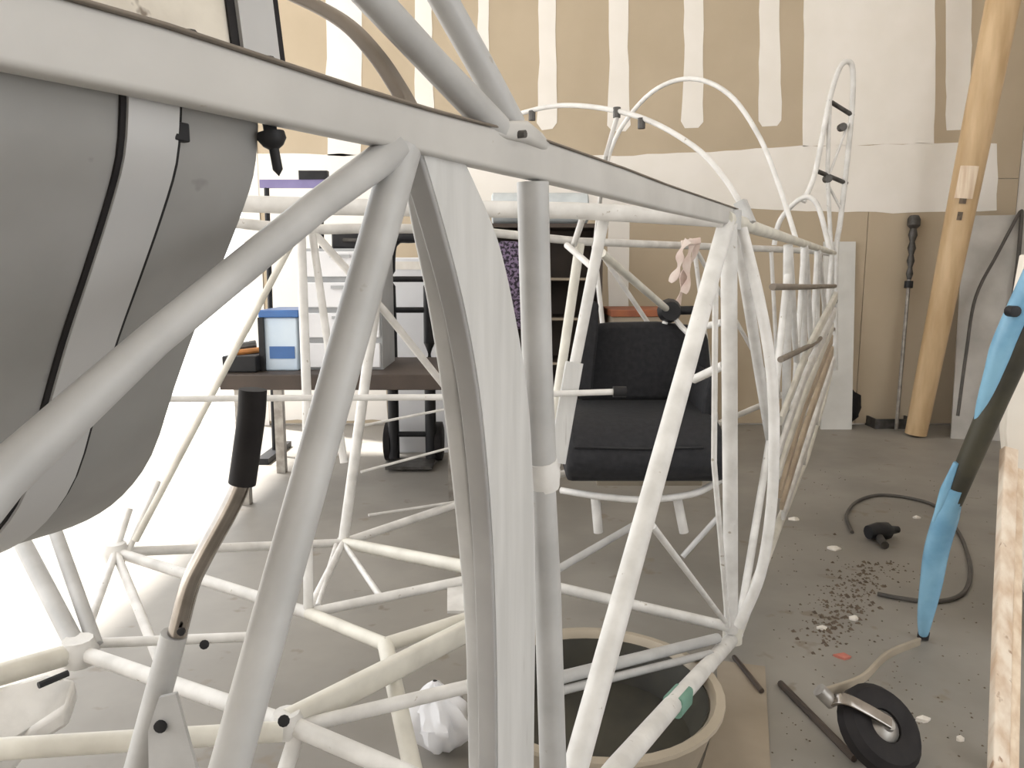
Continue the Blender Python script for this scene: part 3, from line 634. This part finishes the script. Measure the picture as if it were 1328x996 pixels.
# white cabinet door-like board at the right edge with a plank leaning on it
PY = 1.80
e0_ = atY(1338, 1150, PY); e0_.z = 0; e1_ = atY(1319, 740, PY); e2_ = atY(1303, 560, PY); e3_ = atY(1312, 430, PY); e4_ = atY(1330, 330, PY)
bd = MB().plate([e0_, V((e0_.x + .7, PY, 0)), V((e0_.x + .7, PY, 1.0)), e4_, e3_, e2_, e1_], V((.004, .03, 0))).build('standing_panel', 'cream_board', None, bevel=.004)
tag(bd, 'large cream board with a bulging edge standing upright behind the pale plank', 'panel')
p0 = atY(1291, 1100, 1.33); p0.z = 0.0; p1 = atY(1312, 600, 1.74)
pl = thing('plank', p0, 'rough pale pine plank with dark knots leaning against the cream board', 'plank')
MB().sweep([p0 + V((-.009, 0, .006)), p0.lerp(p1, .5) + V((-.010, 0, 0)), p1 + V((-.009, 0, .03))], rrect(.0155, .012, .003), V((1, 0, 0))).build('board', 'plank_pale', pl)
MB().sweep([p0 + V((.017, 0.004, .006)), p0.lerp(p1, .5) + V((.017, .004, 0)), p1 + V((.016, .004, -.02))], rrect(.010, .012, .003), V((1, 0, 0))).build('board', 'pine', pl)
# blue strut with dark sleeve
s0 = atZ(1197, 826, .008); s1 = atY(1234, 650, 1.92); s2 = atY(1336, 372, 1.62)
bs = thing('blue_strut', s0, 'shiny light blue tapered strut with black sleeve leaning over the floor cord', 'strut')
def sx(px, py, t): return atY(px, py, s0.y + (s2.y - s0.y) * t)
MB().tube(smooth_path([s0, sx(1200, 800, .06), sx(1207, 760, .14), sx(1215, 712, .25), sx(1232, 655, .38), sx(1240, 632, .43)], 4), [.009 + (.019 * math.sin(math.pi * min(1, i / 26)) ** .9 if i < 16 else .015) for i in range(21)], 18).build('tapered_end', 'blue_paint', bs)
MB().tube([sx(1234, 650, .39), sx(1290, 520, .66), sx(1352, 385, .95)], [.024, .027, .027], 16).build('sleeve', 'olive_sleeve', bs)
MB().tube([sx(1212, 676, .33), sx(1226, 636, .42), sx(1240, 600, .5)], [.006, .012, .006], 12).build('side_rail', 'blue_paint', bs)
MB().tube(smooth_path([sx(1268, 545, .60), sx(1288, 490, .71), sx(1304, 440, .81), sx(1345, 350, .99)], 4), [.008, .012, .016, .019, .021, .022, .023, .024, .024, .024, .024, .024, .024], 16).build('upper_rail', 'blue_paint', bs)
MB().lathe(s0, s1 - s0, [(-.004, 0), (-.004, .014), (.016, .014), (.016, 0)], 12).build('tip', 'rubber', bs)
MB().lathe(sx(1305, 403, .86) + V((0, -.02, 0)), (0, -1, 0), [(-.01, 0), (-.01, .012), (.012, .012), (.014, 0)], 12).build('bolt', 'black_plastic', bs)
# tailwheel on the floor
wc = atZ(1140, 945, .075)
tw = thing('tailwheel', (wc.x, wc.y, 0), 'small black tailwheel with bright metal fork lying on the floor by the plank', 'wheel')
ax = V((.30, -.62, .72)).normalized()
MB().lathe(wc, ax, [(-.022, .032), (-.027, .05), (-.024, .072), (-.010, .084), (.010, .084), (.024, .072), (.027, .05), (.022, .032), (-.022, .032)], 28).build('tyre', 'rubber', tw)
MB().lathe(wc, ax, [(-.020, 0), (-.020, .030), (-.012, .034), (.012, .034), (.018, .030), (.026, .014), (.032, .012), (.032, 0)], 20).build('hub', 'steel', tw)
u = (V((-1, .25, .35)) - ax * V((-1, .25, .35)).dot(ax)).normalized()
fk = MB(); fk.sweep(smooth_path([wc + ax * .034, wc + ax * .036 + u * .05, wc + ax * .03 + u * .095, wc + ax * .0 + u * .105]), rrect(.012, .004, .003), ax.cross(u))
fk.build('fork', 'chrome', tw)
MB().tube([wc + u * .10, wc + u * .13 + V((0, 0, .012))], .014, 12).build('fork_head', 'steel', tw)
e0 = wc + u * .12 + V((0, 0, .01))
MB().sweep(smooth_path([e0, atZ(1118, 880, .075), atZ(1150, 850, .05), atZ(1192, 832, .014)]), rrect(.010, .004, .003), V((0, 0, 1))).build('leaf_spring', 'tub_tan', tw)

# tub below the frame
tc_ = V((.17, 1.46, 0)); TK = 1.08
tub = thing('round_tub', tc_, 'round tub with tan rim and dark inside on the floor beneath the frame', 'tub')
MB().lathe(tc_, (0, 0, 1), [(0.0, 0), (0.0, .195 * TK), (.10, .225 * TK), (.108, .236 * TK), (.116, .236 * TK), (.118, .220 * TK), (.110, .212 * TK), (.015, .185 * TK), (.012, 0)], 40).build('tub_wall', 'tub_tan', tub)
MB().lathe(tc_, (0, 0, 1), [(.016, 0), (.016, .182 * TK), (.104, .2085 * TK), (.104, .206 * TK), (.020, .178 * TK), (.020, 0)], 40).build('tub_liner', 'tub_dark', tub)
# flat tan sheet and dark sticks on the floor
tag(MB().plate([atZ(x, y, .001) for x, y in ((930, 858), (992, 866), (1000, 1010), (900, 1030), (930, 930))], V((0, 0, .004))).build('tan_sheet', 'cardboard', None, smooth=False), 'flat tan sheet on the floor beside the tub', 'cardboard')
tag(MB().tube([atZ(1012, 886, .008), atZ(1108, 984, .008)], .0075, 8).build('dark_stick', 'dark_brown'), 'thin dark stick lying on the floor by the tailwheel', 'stick')
tag(MB().tube([atZ(952, 852, .007), atZ(988, 896, .012)], .006, 8).build('dark_stick', 'dark_brown'), 'short dark stick lying across the tan sheet', 'stick')
# cord
cp = [(1105, 690), (1098, 668), (1112, 650), (1140, 642), (1180, 646), (1216, 658), (1244, 692), (1258, 735), (1250, 768), (1215, 780), (1170, 776), (1138, 770)]
tag(MB().tube(smooth_path([atZ(x, y, .007) for x, y in cp]), .0065, 8).build('floor_cord', 'cord'), 'dark cord looped loosely on the concrete floor', 'cord')
# black tool
q = atZ(1148, 700); tl = thing('power_tool', q, 'small black hand tool lying on the floor inside the cord loop', 'tool')
MB().lathe(q + V((-.02, 0, .032)), (1, .25, 0), [(-.05, 0), (-.05, .024), (-.01, .032), (.03, .030), (.045, .016), (.075, .012), (.078, 0)], 14).build('body', 'black_plastic', tl)
MB().tube([q + V((-.03, 0, .02)), q + V((-.05, -.10, .016))], .014, 10).build('handle', 'dark_steel', tl)
# scraps
scr = [('paper_scrap', 1082, 712, .030, 'paper', 'long white paper scrap on the floor by the cord'), ('paper_scrap', 1030, 674, .024, 'paper', 'white paper scrap on the floor close to the frame side'),
       ('paper_scrap', 1188, 672, .020, 'paper', 'cream paper scrap beside the blue strut'), ('paper_scrap', 1108, 803, .018, 'paper', 'small white paper scrap by the dirt trail'),
       ('paper_scrap', 1066, 816, .016, 'paper', 'white paper scrap at the end of the dirt trail'), ('red_scrap', 1094, 852, .026, 'red_scrap', 'red plastic scrap on the floor'),
       ('paper_scrap', 1196, 934, .016, 'paper', 'white scrap right beside the tailwheel tyre'), ('paper_scrap', 1245, 960, .011, 'paper', 'tiny pale crumb on the floor near the plank')]
for i, (n, x, y, s, m, lb) in enumerate(scr):
    rnd = random.Random(i + 40); c = atZ(x, y, .0)
    pts = [c + V((math.cos(a) * s * rnd.uniform(.6, 1.2), math.sin(a) * s * .6 * rnd.uniform(.6, 1.2), rnd.uniform(.001, .008))) for a in [k * math.pi / 3.5 for k in range(7)]]
    tag(MB().add([p for p in pts] + [c + V((0, 0, .012))] + [V((p.x, p.y, 0)) for p in pts], [(k, (k+1) % 7, 7) for k in range(7)] + [(k, 8+k, 8+(k+1) % 7, (k+1) % 7) for k in range(7)] + [tuple(range(14, 7, -1))]).build(n, m, None, smooth=False), lb, 'scrap')
# dirt crumbs: nobody could count them
mb = MB(); rnd = random.Random(5)
for i in range(900):
    t = rnd.random(); x = 1150 - 85 * t + rnd.gauss(0, 22); y = 700 + 130 * t + rnd.gauss(0, 14)
    if i > 600: x = rnd.uniform(1000, 1280); y = rnd.uniform(600, 990)
    if abs(x - 1148) < 55 and abs(y - 700) < 28: continue
    if abs((y - 886) - (x - 1012) * 1.02) < 18 and 1000 < x < 1120: continue
    c = atZ(x, y, 0); s = rnd.choice((.0015, .002, .0025, .003, .005)) * rnd.uniform(.7, 1.3) if i < 600 else rnd.uniform(.001, .0025)
    vv = [c + V((s * rnd.uniform(.6, 1.3) * dx, s * rnd.uniform(.6, 1.3) * dy, s * dz)) for dx, dy, dz in ((-1, -1, 0), (1, -1, 0), (1, 1, 0), (-1, 1, 0), (0, 0, 1.2))]
    mb.add(vv, [(0, 1, 4), (1, 2, 4), (2, 3, 4), (3, 0, 4), (3, 2, 1, 0)])
d = mb.build('dirt_crumbs', 'dirt', None, smooth=False); tag(d, 'scattered dark dirt crumbs on the concrete floor', 'dirt'); d['kind'] = 'stuff'
